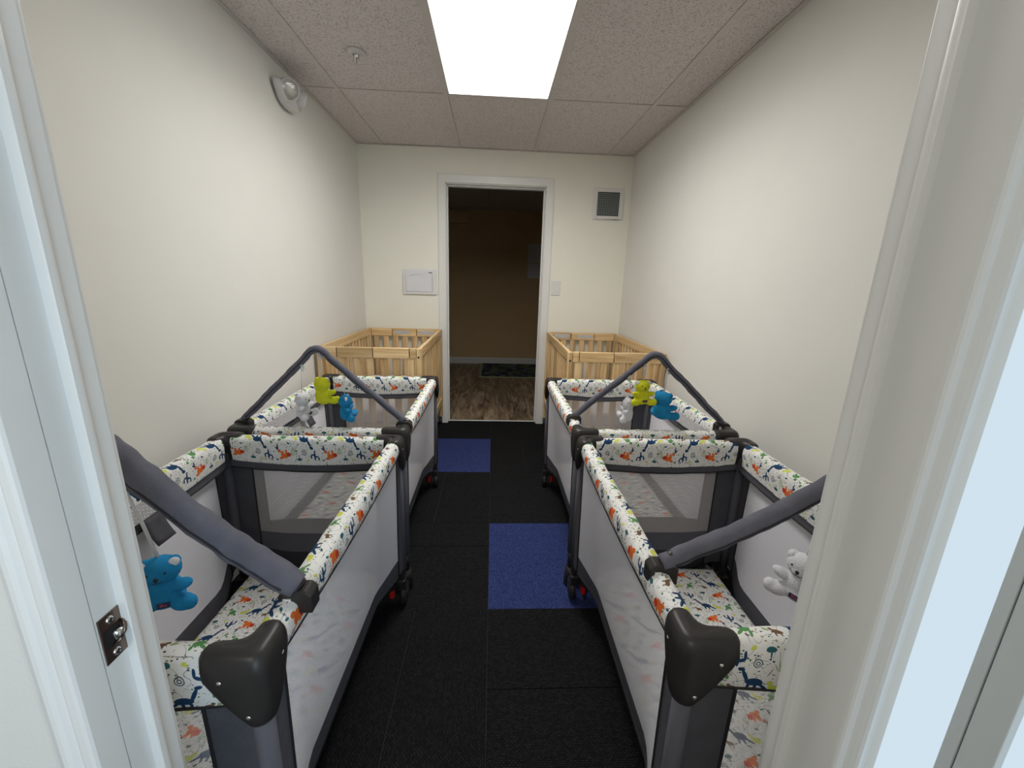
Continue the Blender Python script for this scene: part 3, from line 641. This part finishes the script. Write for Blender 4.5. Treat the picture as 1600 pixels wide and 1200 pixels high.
# ------------------------------------------------------------------ cribs
def build_crib(s, label):
    """s=+1: aisle side faces +x.  Origin at floor centre."""
    Wc, Lc, Hc = 0.64, 1.09, 0.872; hx, hy = Wc/2, Lc/2
    root = tag(empty('wooden_crib'), label, 'crib', 'folding wooden cribs against the back wall')
    P = 0.045; B = lambda m, n, mat, par=root, bev=0.003: m.build(n, mat, par, bev, flipx=(s < 0))
    for sx in (-1, 1):
        for sy in (-1, 1):
            m = MB(); x0 = sx*hx; y0 = sy*hy
            m.box((min(x0, x0-sx*0.030), min(y0, y0-sy*P), 0.075), (max(x0, x0-sx*0.030), max(y0, y0-sy*P), Hc-0.002)); o = B(m, 'post', 'oak')
            bo = MB().lathe([(0.006, 0), (0.006, -0.003), (0, -0.003)], 'y', (x0-sx*0.016, y0-sy*(P-0.045)+(0 if sy < 0 else 0.003), Hc-0.055), 12); B(bo, 'bolt', 'ink', o, 0)
            # caster
            ca = MB().lathe([(0.0, -0.012), (0.020, -0.012), (0.027, -0.007), (0.027, 0.007), (0.020, 0.012), (0, 0.012)], 'x', (x0-sx*0.02, y0-sy*0.03, 0.033), 18)
            ca.tube([(x0-sx*0.02, y0-sy*0.03, 0.05), (x0-sx*0.02, y0-sy*0.025, 0.078)], 0.010, 10); B(ca, 'caster', 'tyre', root, 0)
    # end panels with folding joints, long sides
    for sy, cuts in ((-1, (-0.20, 0.02, 0.245)), (1, (-0.11, 0.10))):
        y0 = sy*hy; ya, yb = sorted((y0-sy*0.004, y0-sy*0.026))
        xs = [-hx+0.030]+list(cuts)+[hx-0.030]
        for a, b_ in zip(xs[:-1], xs[1:]):
            B(MB().box((a+0.0025, ya, Hc-0.066), (b_-0.0025, yb, Hc)), 'end_rail', 'oakx')
            if b_-a > .1 and sy > 0 and a > -0.2:
                B(MB().box((a+0.02, ya-0.0015, Hc-0.046), (min(a+0.15, b_-0.015), ya-0.0003, Hc-0.018)), 'warning_label', 'label', None if False else root, 0)
        B(MB().box((-hx+0.03, ya, 0.20), (hx-0.03, yb, 0.265)), 'end_rail', 'oakx')
        m = MB(); m.box((-hx+0.031, (ya+yb)/2-0.004, Hc-0.062), (hx-0.031, (ya+yb)/2+0.004, Hc-0.006)); B(m, 'hinge_core', 'ink', root, 0)
        n = 7; pitch = (Wc-0.06)/n
        for k in range(n):
            xc = -hx+0.03+pitch*(k+0.5); B(MB().box((xc-0.022, (ya+yb)/2-0.006, 0.262), (xc+0.022, (ya+yb)/2+0.006, Hc-0.063)), 'slat', 'oak', root, 0.002)
    for sx in (-1, 1):
        x0 = sx*hx; xa, xb = sorted((x0-sx*0.003, x0-sx*0.025))
        B(MB().box((xa, -hy+P, Hc-0.062), (xb, hy-P, Hc+0.0)), 'side_rail', 'oaky'); B(MB().box((xa, -hy+P, 0.20), (xb, hy-P, 0.262)), 'side_rail', 'oaky')
        n = 13; pitch = (Lc-2*P)/n
        for k in range(n):
            yc = -hy+P+pitch*(k+0.5); B(MB().box(((xa+xb)/2-0.006, yc-0.017, 0.260), ((xa+xb)/2+0.006, yc+0.017, Hc-0.060)), 'slat', 'oak', root, 0.002)
    B(MB().box((-hx+0.028, -hy+0.030, 0.335), (hx-0.028, hy-0.030, 0.36)), 'mattress_board', 'oaky')
    B(MB().box((-hx+0.032, -hy+0.034, 0.361), (hx-0.032, hy-0.034, 0.46)), 'mattress', 'sheet', root, 0.02)
    return root
cr1 = build_crib(1, 'pale wooden slatted crib in the back left corner'); cr1.location = (0.342, D-0.025-0.545, 0.006)
cr2 = build_crib(-1, 'pale wooden slatted crib in the back right corner'); cr2.location = (1.905, D-0.025-0.545, 0.006)

# ------------------------------------------------------------------ playards
PW, PL, PT = 0.665, 0.93, 0.722
def bracket(s, sx, sy, root, fl):
    """moulded corner with two sleeves over the rails and a shield running down the post"""
    X0, Y0_ = sx*PW/2, sy*PL/2
    def P(u, v, z): return (X0-sx*(u-0.006), Y0_-sy*(v-0.006), z)
    levels = [  # z, reach along x rail, reach along y rail, width, inset
        (PT+0.007, 0.082, 0.066, 0.026, 0.018), (PT+0.0065, 0.094, 0.077, 0.036, 0.008), (PT-0.001, 0.099, 0.081, 0.044, 0.001), (PT-0.016, 0.100, 0.082, 0.046, -0.003),
        (PT-0.036, 0.098, 0.080, 0.045, -0.004), (PT-0.048, 0.088, 0.072, 0.034, -0.004), (PT-0.066, 0.074, 0.061, 0.028, -0.005), (PT-0.088, 0.057, 0.049, 0.027, -0.005), (PT-0.110, 0.041, 0.037, 0.026, -0.003), (PT-0.128, 0.031, 0.028, 0.024, 0.002), (PT-0.135, 0.024, 0.022, 0.019, 0.009)]
    rings = []
    for z, a, b_, w, ins in levels:
        r = 0.020; e = ins; g = min(0.022, max(0.003, (min(a, b_)-w-0.004)*0.75))
        pts = [(e, b_), (e, (b_+r)*.5+e*.5), (e, e+r)]
        for k in range(1, 4):
            t = PI/2*k/4; pts.append((e+r-r*math.cos(t), e+r-r*math.sin(t)))
        pts += [(e+r, e), ((a+r)*.5+e*.5, e), (a, e), (a+0.004, (e+w)/2), (a, w)]
        pts += [(w+g, w)]
        for k in range(1, 3):
            t = PI/2*k/3; pts.append((w+g-g*math.sin(t), w+g-g*math.cos(t)))
        pts += [(w, w+g), (w, b_), ((e+w)/2, b_+0.004)]
        rings.append([P(u, v, z) for u, v in pts])
    n = len(rings[0]); v = [p for r in rings for p in r]; f = []
    for i in range(len(rings)-1):
        for k in range(n): f.append((i*n+k, i*n+(k+1) % n, (i+1)*n+(k+1) % n, (i+1)*n+k))
    # caps as quads strips across the L
    f.append(tuple(range(n))[::-1]); f.append(tuple((len(rings)-1)*n+k for k in range(n)))
    o = MB().add(v, f, None, True).build('corner_bracket', 'blackp', root, 0, 1, flipx=fl)
    rv = MB()
    def riv(c, ax, sg):
        pr = [(0.0045, 0), (0.0045, 0.0015*sg), (0.003, 0.003*sg), (0, 0.0035*sg)]
        rv.lathe(pr, ax, c, 12)
    riv(P(0.064, -0.0015, PT-0.034), 'y', sy); riv(P(0.028, -0.002, PT-0.100), 'y', sy); riv(P(-0.0015, 0.052, PT-0.034), 'x', sx)
    rv.build('rivet', 'rivet', o, 0, 0, flipx=fl)
    return o

def build_playard(s, label, wheel_side=1):
    """s=+1: wall on -x side, aisle on +x.  Wheels at the +y end.  Origin at floor centre."""
    root = tag(empty('playard'), label, 'playard', 'mesh playards lining the aisle')
    fl = s < 0; hx, hy = PW/2, PL/2
    B = lambda m, n, mat, par=root, bev=0, sub=0: m.build(n, mat, par, bev, sub, flipx=fl)
    rw = 0.046; rnd = random.Random(5 if s > 0 else 9)
    # side frames: list of (P(t along, o inward offset, z), length, drop_out, name)
    def mk(side):
        if side in ('aisle', 'wall'):
            sx = 1 if side == 'aisle' else -1
            return (lambda a, o, z: (sx*(hx-o), a, z)), hy, 0.055
        sy = -1 if side == 'near' else 1
        return (lambda a, o, z: (a, sy*(hy-o), z)), hx, 0.092
    CWL, CWS = 0.075, 0.105
    for side in ('aisle', 'wall', 'near', 'far'):
        P, h, dout = mk(side); long = side in ('aisle', 'wall')
        cw = CWL if long else CWS; din = 0.088
        # printed padded rail
        pr = [(rw-0.004, -din), (rw-0.001, -din*0.75), (rw+0.001, -din*0.5), (rw+0.002, -0.03), (rw, -0.018)]
        for k in range(1, 8):
            t = PI*k/8; pr.append((rw/2+rw/2*math.cos(t), -0.018+0.018*math.sin(t)*1.05))
        pr += [(0.0, -0.018), (-0.002, -0.032), (0.0, -dout*0.75), (0.005, -dout)]
        ls = [0]
        for i in range(1, len(pr)): ls.append(ls[-1]+math.hypot(pr[i][0]-pr[i-1][0], pr[i][1]-pr[i-1][1]))
        e0 = h-0.060; nu = 44; uo = rnd.uniform(0, 1); vo = 0.118
        def fn(u, v):
            k = min(int(round(v*(len(pr)-1))), len(pr)-1); a = -e0+2*e0*u; o, z = pr[k]
            sag = math.sin(PI*u)**0.7*0.008
            wob = noise.noise(Vector((a*22, k*0.7, uo*9)))*0.0028
            zz = z*(1+0.1*math.sin(PI*u)*(1 if z < -0.03 else 0)) + wob
            return P(a, o+noise.noise(Vector((a*18+5, k*0.5, uo*5)))*0.0022, PT+zz-sag*(1 if z < -0.03 else 0.0))
        def uvf(u, v):
            k = min(int(round(v*(len(pr)-1))), len(pr)-1); return (-e0+2*e0*u+uo, vo-ls[k])
        B(MB().grid(fn, nu, len(pr)-1, uvf), 'padded_rail', 'print')
        # inner trim and black edge
        def ft(u, v):
            a = -(h-0.05)+2*(h-0.05)*u; sag = math.sin(PI*u)**0.7*0.008
            return P(a, rw-0.004-0.003*math.sin(v*PI), PT-din*(1+0.1*math.sin(PI*u))-sag-v*0.026+noise.noise(Vector((a*15, 3, uo)))*0.002)
        B(MB().grid(ft, 30, 3), 'rail_trim', 'grey')
        B(MB().tube([ft(i/30, 1.0) for i in range(31)], 0.003, 6), 'piping', 'piping')
        e1 = h-0.06
        po = []
        for i in range(31):
            u = i/30; a = -e1+2*e1*u; po.append(P(a, 0.005, PT-dout*(1+0.1*math.sin(PI*u))-math.sin(PI*u)**0.7*0.008))
        B(MB().tube(po, 0.0028, 6), 'piping', 'piping')
        # cloth side: mesh window between corner sleeves, band at the bottom
        inset = 0.060 if long else 0.028
        zm, zb_m, zb_c = (0.215, 0.150, 0.175) if long else (0.325, 0.150, 0.175)
        def bump(a): return sm((h-cw*0.4-abs(a))/0.20)
        def side_pt(a, z):
            t = (PT-0.05-z)/(PT-0.05-0.15); t = max(0, t)
            return P(a, 0.010+inset*t*bump(a), z)
        def zbot(a): return zb_m+(zb_c-zb_m)*(1-bump(a))
        def zmesh(a): return zm+0.03*(1-sm((h-cw-abs(a))/0.12)) if long else zm
        def fm(u, v):
            a = -(h-cw)+2*(h-cw)*u; zt = PT-0.045; return side_pt(a, zt+(zmesh(a)-zt)*v)
        def um(u, v): return (-(h-cw)+2*(h-cw)*u+1, 1-0.5*v)
        B(MB().grid(fm, 26, 6, um), 'mesh_panel', 'net' if long else 'net_dim')
        def fb_(u, v):
            a = -(h-cw)+2*(h-cw)*u; return side_pt(a, zmesh(a)+(zbot(a)-zmesh(a))*v)
        if long: B(MB().grid(fb_, 26, 2), 'lower_band', 'grey')
        else:
            B(MB().grid(lambda u, v: fb_(u, v*0.45), 26, 2), 'lower_band', 'lgrey'); B(MB().grid(lambda u, v: fb_(u, 0.45+0.55*v), 26, 2), 'lower_band', 'dgrey')
        B(MB().tube([fb_(i/26, 1) for i in range(27)], 0.003, 6), 'piping', 'piping')
        for sg in (-1, 1):
            def fc(u, v):
                a = sg*(h-cw+(cw-0.018)*u); zt = PT-0.05; return side_pt(a, zt+(zbot(a)-zt)*v)
            B(MB().grid(fc, 6, 10), 'corner_panel', 'grey')
            B(MB().tube([Vector(fc(0, i/10)) for i in range(11)], 0.0035, 6), 'piping', 'piping')
    # posts
    for sx in (-1, 1):
        for sy in (-1, 1):
            x, y = sx*(hx-0.018), sy*(hy-0.018)
            B(MB().tube([(x, y, PT-0.06), (x, y, 0.4), (x, y, 0.165)], 0.0165, 14), 'post', 'lgrey')
            bracket(s, sx, sy, root, fl)
            lg = MB(); lg.tube([(x, y, 0.17), (x, y, 0.085)], 0.0125, 12)
            if sy > 0:
                lg.box((x-0.020, y-0.022, 0.075), (x+0.014, y+0.018, 0.120))
                leg = B(lg, 'leg', 'blackp', root, 0.004)
                wx = x+sx*0.004
                w = MB().lathe([(0, -0.012), (0.030, -0.012), (0.040, -0.010), (0.0455, -0.004), (0.0455, 0.004), (0.040, 0.010), (0.030, 0.012), (0, 0.012)], 'x', (wx, y+0.008, 0.047), 26)
                wh = B(w, 'wheel', 'tyre', leg)
                B(MB().lathe([(0.0, -0.0135), (0.012, -0.0135), (0.012, 0.0135), (0, 0.0135)], 'x', (wx, y+0.008, 0.047), 14), 'wheel_hub', 'blackp', leg)
                if sx > 0:
                    B(MB().box((x-0.048, y-0.030, 0.042), (x-0.030, y-0.004, 0.092)), 'brake_lever', 'redp', leg, 0.004)
                B(MB().box((x-sx*0.050-0.006, y-0.02, 0.012), (x-sx*0.050+0.006, y+0.01, 0.125)), 'wheel_fork', 'blackp', leg, 0.003)
            else:
                lg.lathe([(0.0, 0.0), (0.020, 0.0), (0.024, 0.006), (0.022, 0.05), (0.018, 0.09), (0, 0.092)], 'z', (x, y, 0), 18)
                B(lg, 'leg', 'blackp', root)
    # bottom frame rods and centre foot
    fr = MB(); fr.tube([(-(hx-0.03), -(hy-0.03), 0.10), (0, 0, 0.115), ((hx-0.03), (hy-0.03), 0.10)], 0.008, 8); fr.tube([((hx-0.03), -(hy-0.03), 0.10), (0, 0, 0.115), (-(hx-0.03), (hy-0.03), 0.10)], 0.008, 8)
    fr.lathe([(0, 0), (0.03, 0), (0.03, 0.02), (0.015, 0.04), (0.015, 0.12), (0, 0.12)], 'z', (0, 0, 0), 16)
    B(fr, 'base_frame', 'blackp')
    # floor cloth + mattress
    fx, fy = hx-0.072, hy-0.042
    B(MB().box((-fx-0.004, -fy-0.004, 0.140), (fx+0.004, fy+0.004, 0.150)), 'floor_cloth', 'dgrey')
    def mt(u, v):
        x, y = -fx+2*fx*u, -fy+2*fy*v
        d = min(fx-abs(x), fy-abs(y)); z = 0.152+0.026*min(1, (d/0.018))**0.5 if d > 0 else 0.152
        return (x, y, z+(0.0022*noise.noise(Vector((x*9, y*9, 2)))+0.0012*noise.noise(Vector((x*30, y*22, 1))) if d > 0.01 else 0))
    B(MB().grid(mt, 40, 56, lambda u, v: (-fx+2*fx*u+3.03, -fy+2*fy*v+2.0)), 'mattress', 'print')
    sk = MB()
    # long printed label on the inner face of the wall-side rail, and a hanging cloth tab
    def lb(u, v):
        a = (-0.33+0.50*u if s > 0 else -0.36+0.34*u); return (-(hx-rw-0.006), a, PT-0.036-0.052*v-0.009*math.sin(PI*(a+hy)/PL))
    B(MB().grid(lb, 16, 2, lambda u, v: (0.5*u, 0.052*v)), 'warning_label', 'label')
    def fl_(u, v):
        a = 0.045+0.062*u; return (-(hx-rw-0.004-0.02*v*v), a+0.012*v, PT-0.100-0.085*v)
    if s < 0: return root
    tb = B(MB().grid(fl_, 4, 5), 'storage_tab', 'grey'); md = tb.modifiers.new('solid', 'SOLIDIFY'); md.thickness = 0.004
    return root
pa = build_playard(1, 'near left mesh playard with printed rails, blue bear hanging over its mattress')
pa.location = (0.4355, 0.985, 0.006); pa.rotation_euler.z = -0.020
pb = copy_tree(pa); pb.location = (0.4425, 1.962, 0.006); pb.rotation_euler.z = 0; pb['label'] = 'far left mesh playard with printed rails, end against the left wooden crib'
pc = build_playard(-1, 'near right mesh playard with printed rails, white bear hanging over its mattress')
pc.location = (1.768, 0.992, 0.006); pc.rotation_euler.z = -0.012
pd_ = copy_tree(pc); pd_.location = (1.775, 1.976, 0.006); pd_.rotation_euler.z = 0; pd_['label'] = 'far right mesh playard with printed rails, end against the right wooden crib'

# ------------------------------------------------------------------ toy bars
def toy_bar(label, aisle, peak, wall, r, sag=0.0):
    """soft sleeve bent over two straight arms, clipped on both long rails; world points"""
    A, K, C_ = Vector(aisle), Vector(peak), Vector(wall)
    root = tag(empty('toy_bar', (K.x, K.y, 0.73)), label, 'toy bar', 'padded toy bars clipped across the playards')
    o = root.location
    pts = []
    def bez(p0, p1, p2, n): return [(1-t)**2*p0+2*t*(1-t)*p1+t*t*p2 for t in [i/n for i in range(n+1)]]
    a1 = A+(K-A)*0.86; c1 = C_+(K-C_)*0.86
    arm = [A+(a1-A)*(i/16) for i in range(17)]
    for i, p in enumerate(arm): p.z -= sag*math.sin(PI*i/16)
    mid = bez(a1, K+Vector((0, 0, 0.02)), c1, 10)
    arm2 = [c1+(C_-c1)*(i/16) for i in range(17)]
    pts = arm+mid[1:]+arm2[1:]
    pts = [p+Vector((0, 0, noise.noise(p*14)*0.004))-o for p in pts]
    # densify for wrinkles
    dp = []
    for i in range(len(pts)-1):
        for k in range(3): dp.append(pts[i].lerp(pts[i+1], k/3))
    dp.append(pts[-1])
    rf = lambda t: r*(0.90+0.14*noise.noise(Vector((t*34, r*100, 0)))+0.10*min(1, min(t, 1-t)*25))
    MB().tube(dp, rf, 14).build('padded_tube', 'barcloth', root)
    MB().tube([p+Vector((0, -r*1.0, -0.003)) for p in dp[3:-3]], 0.0022, 6).build('seam', 'dgrey', root)
    for e, d in ((A, 1), (C_, -1)):
        q = e-o; sx = 1 if e.x > K.x else -1
        cm = MB()
        cm.prism([(q.x-0.030*1, PT+0.006-o.z-0.030), (q.x-0.030, PT+0.006-o.z+0.006), (q.x-0.020, PT+0.006-o.z+0.016), (q.x+0.020, PT+0.006-o.z+0.016), (q.x+0.030, PT+0.006-o.z+0.006), (q.x+0.030, PT+0.006-o.z-0.030)], q.y-0.017, q.y+0.017, 'y')
        cm.tube([q+Vector((0, 0, -0.004)), q+(K-e).normalized()*0.03], r*0.8, 12)
        cl_ = cm.build('clamp', 'blackp', root, 0.003)
        MB().box((q.x-0.02, q.y-0.019, PT-o.z+0.002), (q.x-0.006, q.y-0.0165, PT-o.z+0.008)).build('clamp_tab', 'whitep', cl_)
    return root
def bar_at(A, K, C_, x):
    A, K, C_ = Vector(A), Vector(K), Vector(C_)
    e = A if (x-K.x)*(A.x-K.x) > 0 else C_
    t = (x-K.x)/(e.x-K.x); return K.lerp(e, t)
zc = PT+0.020
bLF = ((0.755, 0.652, zc), (0.425, 0.665, 1.035), (0.115, 0.690, zc))
bLB = ((0.755, 1.572, zc), (0.445, 1.545, 1.040), (0.135, 1.565, zc))
bRF = ((1.462, 0.716, zc), (1.835, 0.690, 0.972), (2.085, 0.700, zc))
bRB = ((1.465, 1.675, zc), (1.745, 1.555, 1.045), (2.085, 1.600, zc))
toy_bar('thick grey padded toy bar over the near left playard', *bLF, 0.024, 0.012)
toy_bar('slim grey padded toy bar arched over the far left playard', *bLB, 0.0140)
toy_bar('grey padded toy bar over the near right playard, half hidden by the door trim', *bRF, 0.019, 0.012)
toy_bar('slim grey padded toy bar arched over the far right playard', *bRB, 0.0140)

# ------------------------------------------------------------------ plush bears
def bear_mesh(color):
    bm = bmesh.new()
    def ball(c, r, rot=(0, 0, 0)):
        m = Matrix.Translation(c) @ __import__('mathutils').Euler(rot).to_matrix().to_4x4() @ Matrix.Diagonal((*r, 1))
        bmesh.ops.create_icosphere(bm, subdivisions=3, radius=1, matrix=m)
    # origin: top of head; facing -y
    ball((0, 0, -0.027), (0.033, 0.026, 0.027)); ball((0, -0.018, -0.034), (0.014, 0.011, 0.010))
    for s_ in (-1, 1):
        ball((s_*0.023, 0, -0.012), (0.011, 0.009, 0.0105), (0, s_*0.5, 0))
        ball((s_*0.031, -0.012, -0.059), (0.021, 0.0125, 0.0115), (0, s_*-0.30, s_*-0.30))
        ball((s_*0.031, -0.020, -0.092), (0.023, 0.018, 0.015), (0, s_*0.1, s_*-0.5)); ball((s_*0.043, -0.028, -0.090), (0.014, 0.012, 0.0155))
    ball((0, 0, -0.072), (0.031, 0.025, 0.032)); ball((0, -0.002, -0.086), (0.033, 0.026, 0.021))
    me = bpy.data.meshes.new('bear_raw'); bm.to_mesh(me); bm.free()
    ob = bpy.data.objects.new('tmp', me); COL.objects.link(ob)
    md = ob.modifiers.new('r', 'REMESH'); md.mode = 'VOXEL'; md.voxel_size = 0.0022; md.use_smooth_shade = True
    m2 = ob.modifiers.new('s', 'SMOOTH'); m2.iterations = 3; m2.factor = 0.6
    dg = bpy.context.evaluated_depsgraph_get(); nm = bpy.data.meshes.new_from_object(ob.evaluated_get(dg))
    bpy.data.objects.remove(ob); nm.name = 'bear_body'
    for p in nm.polygons: p.use_smooth = True
    return nm
RAW = bear_mesh(None); BM = {}
for k in ('yellow', 'blue', 'white'):
    BM[k] = RAW.copy(); BM[k].materials.clear(); BM[k].materials.append(MAT['plush_'+k])
def small_text(body, size, mat, name, parent, loc, rot):
    cu = bpy.data.curves.new('t', 'FONT'); cu.body = body; cu.size = size; cu.extrude = 0.0003; cu.align_x = 'CENTER'; cu.align_y = 'CENTER'
    ob = bpy.data.objects.new('t', cu); COL.objects.link(ob); dg = bpy.context.evaluated_depsgraph_get()
    me = bpy.data.meshes.new_from_object(ob.evaluated_get(dg)); bpy.data.objects.remove(ob)
    me.materials.clear(); me.materials.append(MAT[mat]); o = bpy.data.objects.new(name, me); COL.objects.link(o); o.parent = parent; o.location = loc; o.rotation_euler = rot
    return o
def bear(color, label, top, bar_pt, rz=0.0, scale=1.0, tilt=0.0):
    root = tag(empty('toy_bear', top, rz), label, 'plush toy', 'small plush bears hanging from the toy bars')
    root.scale = (scale,)*3
    o = bpy.data.objects.new('body', BM[color]); COL.objects.link(o); o.parent = root
    e = MB()
    for s_ in (-1, 1): e.lathe([(0.0022, 0), (0.0020, -0.0012), (0, -0.0016)], 'y', (s_*0.0135, -0.0228, -0.0225), 10)
    e.build('eyes', 'ink', root)
    e = MB().lathe([(0.0040, 0.001), (0.0032, -0.0014), (0, -0.0020)], 'y', (0, -0.0285, -0.0305), 10)
    e.tube([(0, -0.0288, -0.0325), (0, -0.0283, -0.0370)], 0.0007, 5); e.tube([(-0.010, -0.0240, -0.0350), (-0.005, -0.0272, -0.0385), (0, -0.0283, -0.0368), (0.005, -0.0272, -0.0385), (0.010, -0.0240, -0.0350)], 0.0008, 5)
    e.build('nose_and_mouth', 'ink', root)
    for s_ in (-1, 1):
        m = MB().lathe([(0.0092, 0.001), (0.0070, -0.0018), (0, -0.0026)], 'y', (0, 0, 0), 14).build('ear_patch', 'strap', root)
        m.location = (s_*0.0250, -0.0090, -0.0110); m.rotation_euler = (math.radians(-10), 0, s_*0.35)
    pt = MB().box((-0.010, -0.0005, -0.005), (0.010, 0.0003, 0.005)).build('belly_patch', 'navy', root, 0.0002); pt.location = (0.004, -0.0284, -0.086)
    pt.rotation_euler = (math.radians(-8), 0, 0)
    small_text('iKz', 0.0085, 'pink', 'lettering', pt, (0, -0.0009, 0), (PI/2, 0, 0))
    # strap up to the bar with a small bow
    v = (Vector(bar_pt)-Vector(top)); v = Matrix.Rotation(-rz, 3, 'Z') @ v; v = v/scale
    stp = MB().tube([Vector((0, 0, -0.004)), v*0.5+Vector((0.001, 0, 0)), v+Vector((0, 0, -0.004))], 0.0032, 8, flat=(0.35, 1), up=(0, 1, 0))
    stp.tube([v+Vector((-0.006, -0.006, -0.020)), v+Vector((0.002, -0.010, -0.010)), v+Vector((0.004, -0.004, 0.0)), v+Vector((-0.004, 0, 0.002))], 0.005, 8, flat=(0.5, 1))
    stp.build('hanging_strap', 'strap', root)
    return root
def under(b_, x, r): p = bar_at(*b_, x); return (p.x, p.y, p.z-r)
def hang(color, label, b_, x, ztop, rz, r=0.016, dy=0.0, scale=1.0, xb=None):
    p = bar_at(*b_, xb if xb is not None else x)
    bear(color, label, (x, p.y+dy, ztop), (p.x, p.y-r*0.4, p.z-r), rz, scale)
hang('white', 'white plush bear, leftmost hanging over the far left playard', bLB, 0.374, 0.858, 1.5, scale=0.95, xb=0.385)
hang('yellow', 'yellow plush bear hanging over the far left playard', bLB, 0.455, 0.922, 2.7)
hang('blue', 'blue plush bear hanging over the far left playard', bLB, 0.535, 0.852, 1.75, scale=0.95)
hang('white', 'white plush bear hanging over the far right playard', bRB, 1.668, 0.848, -1.7, scale=0.92, xb=1.665)
hang('yellow', 'yellow plush bear hanging over the far right playard', bRB, 1.712, 0.930, 0.1, scale=0.95)
hang('blue', 'blue plush bear, rightmost hanging over the far right playard', bRB, 1.800, 0.885, 2.3, scale=1.1)
hang('blue', 'large blue plush bear hanging over the near left playard beside the door jamb', bLF, 0.500, 0.788, 0.36, r=0.022, scale=0.97, dy=0.012, xb=0.480)
hang('white', 'white plush bear hanging over the near right playard beside the door jamb', bRF, 1.752, 0.772, -1.1, r=0.018, xb=1.775)
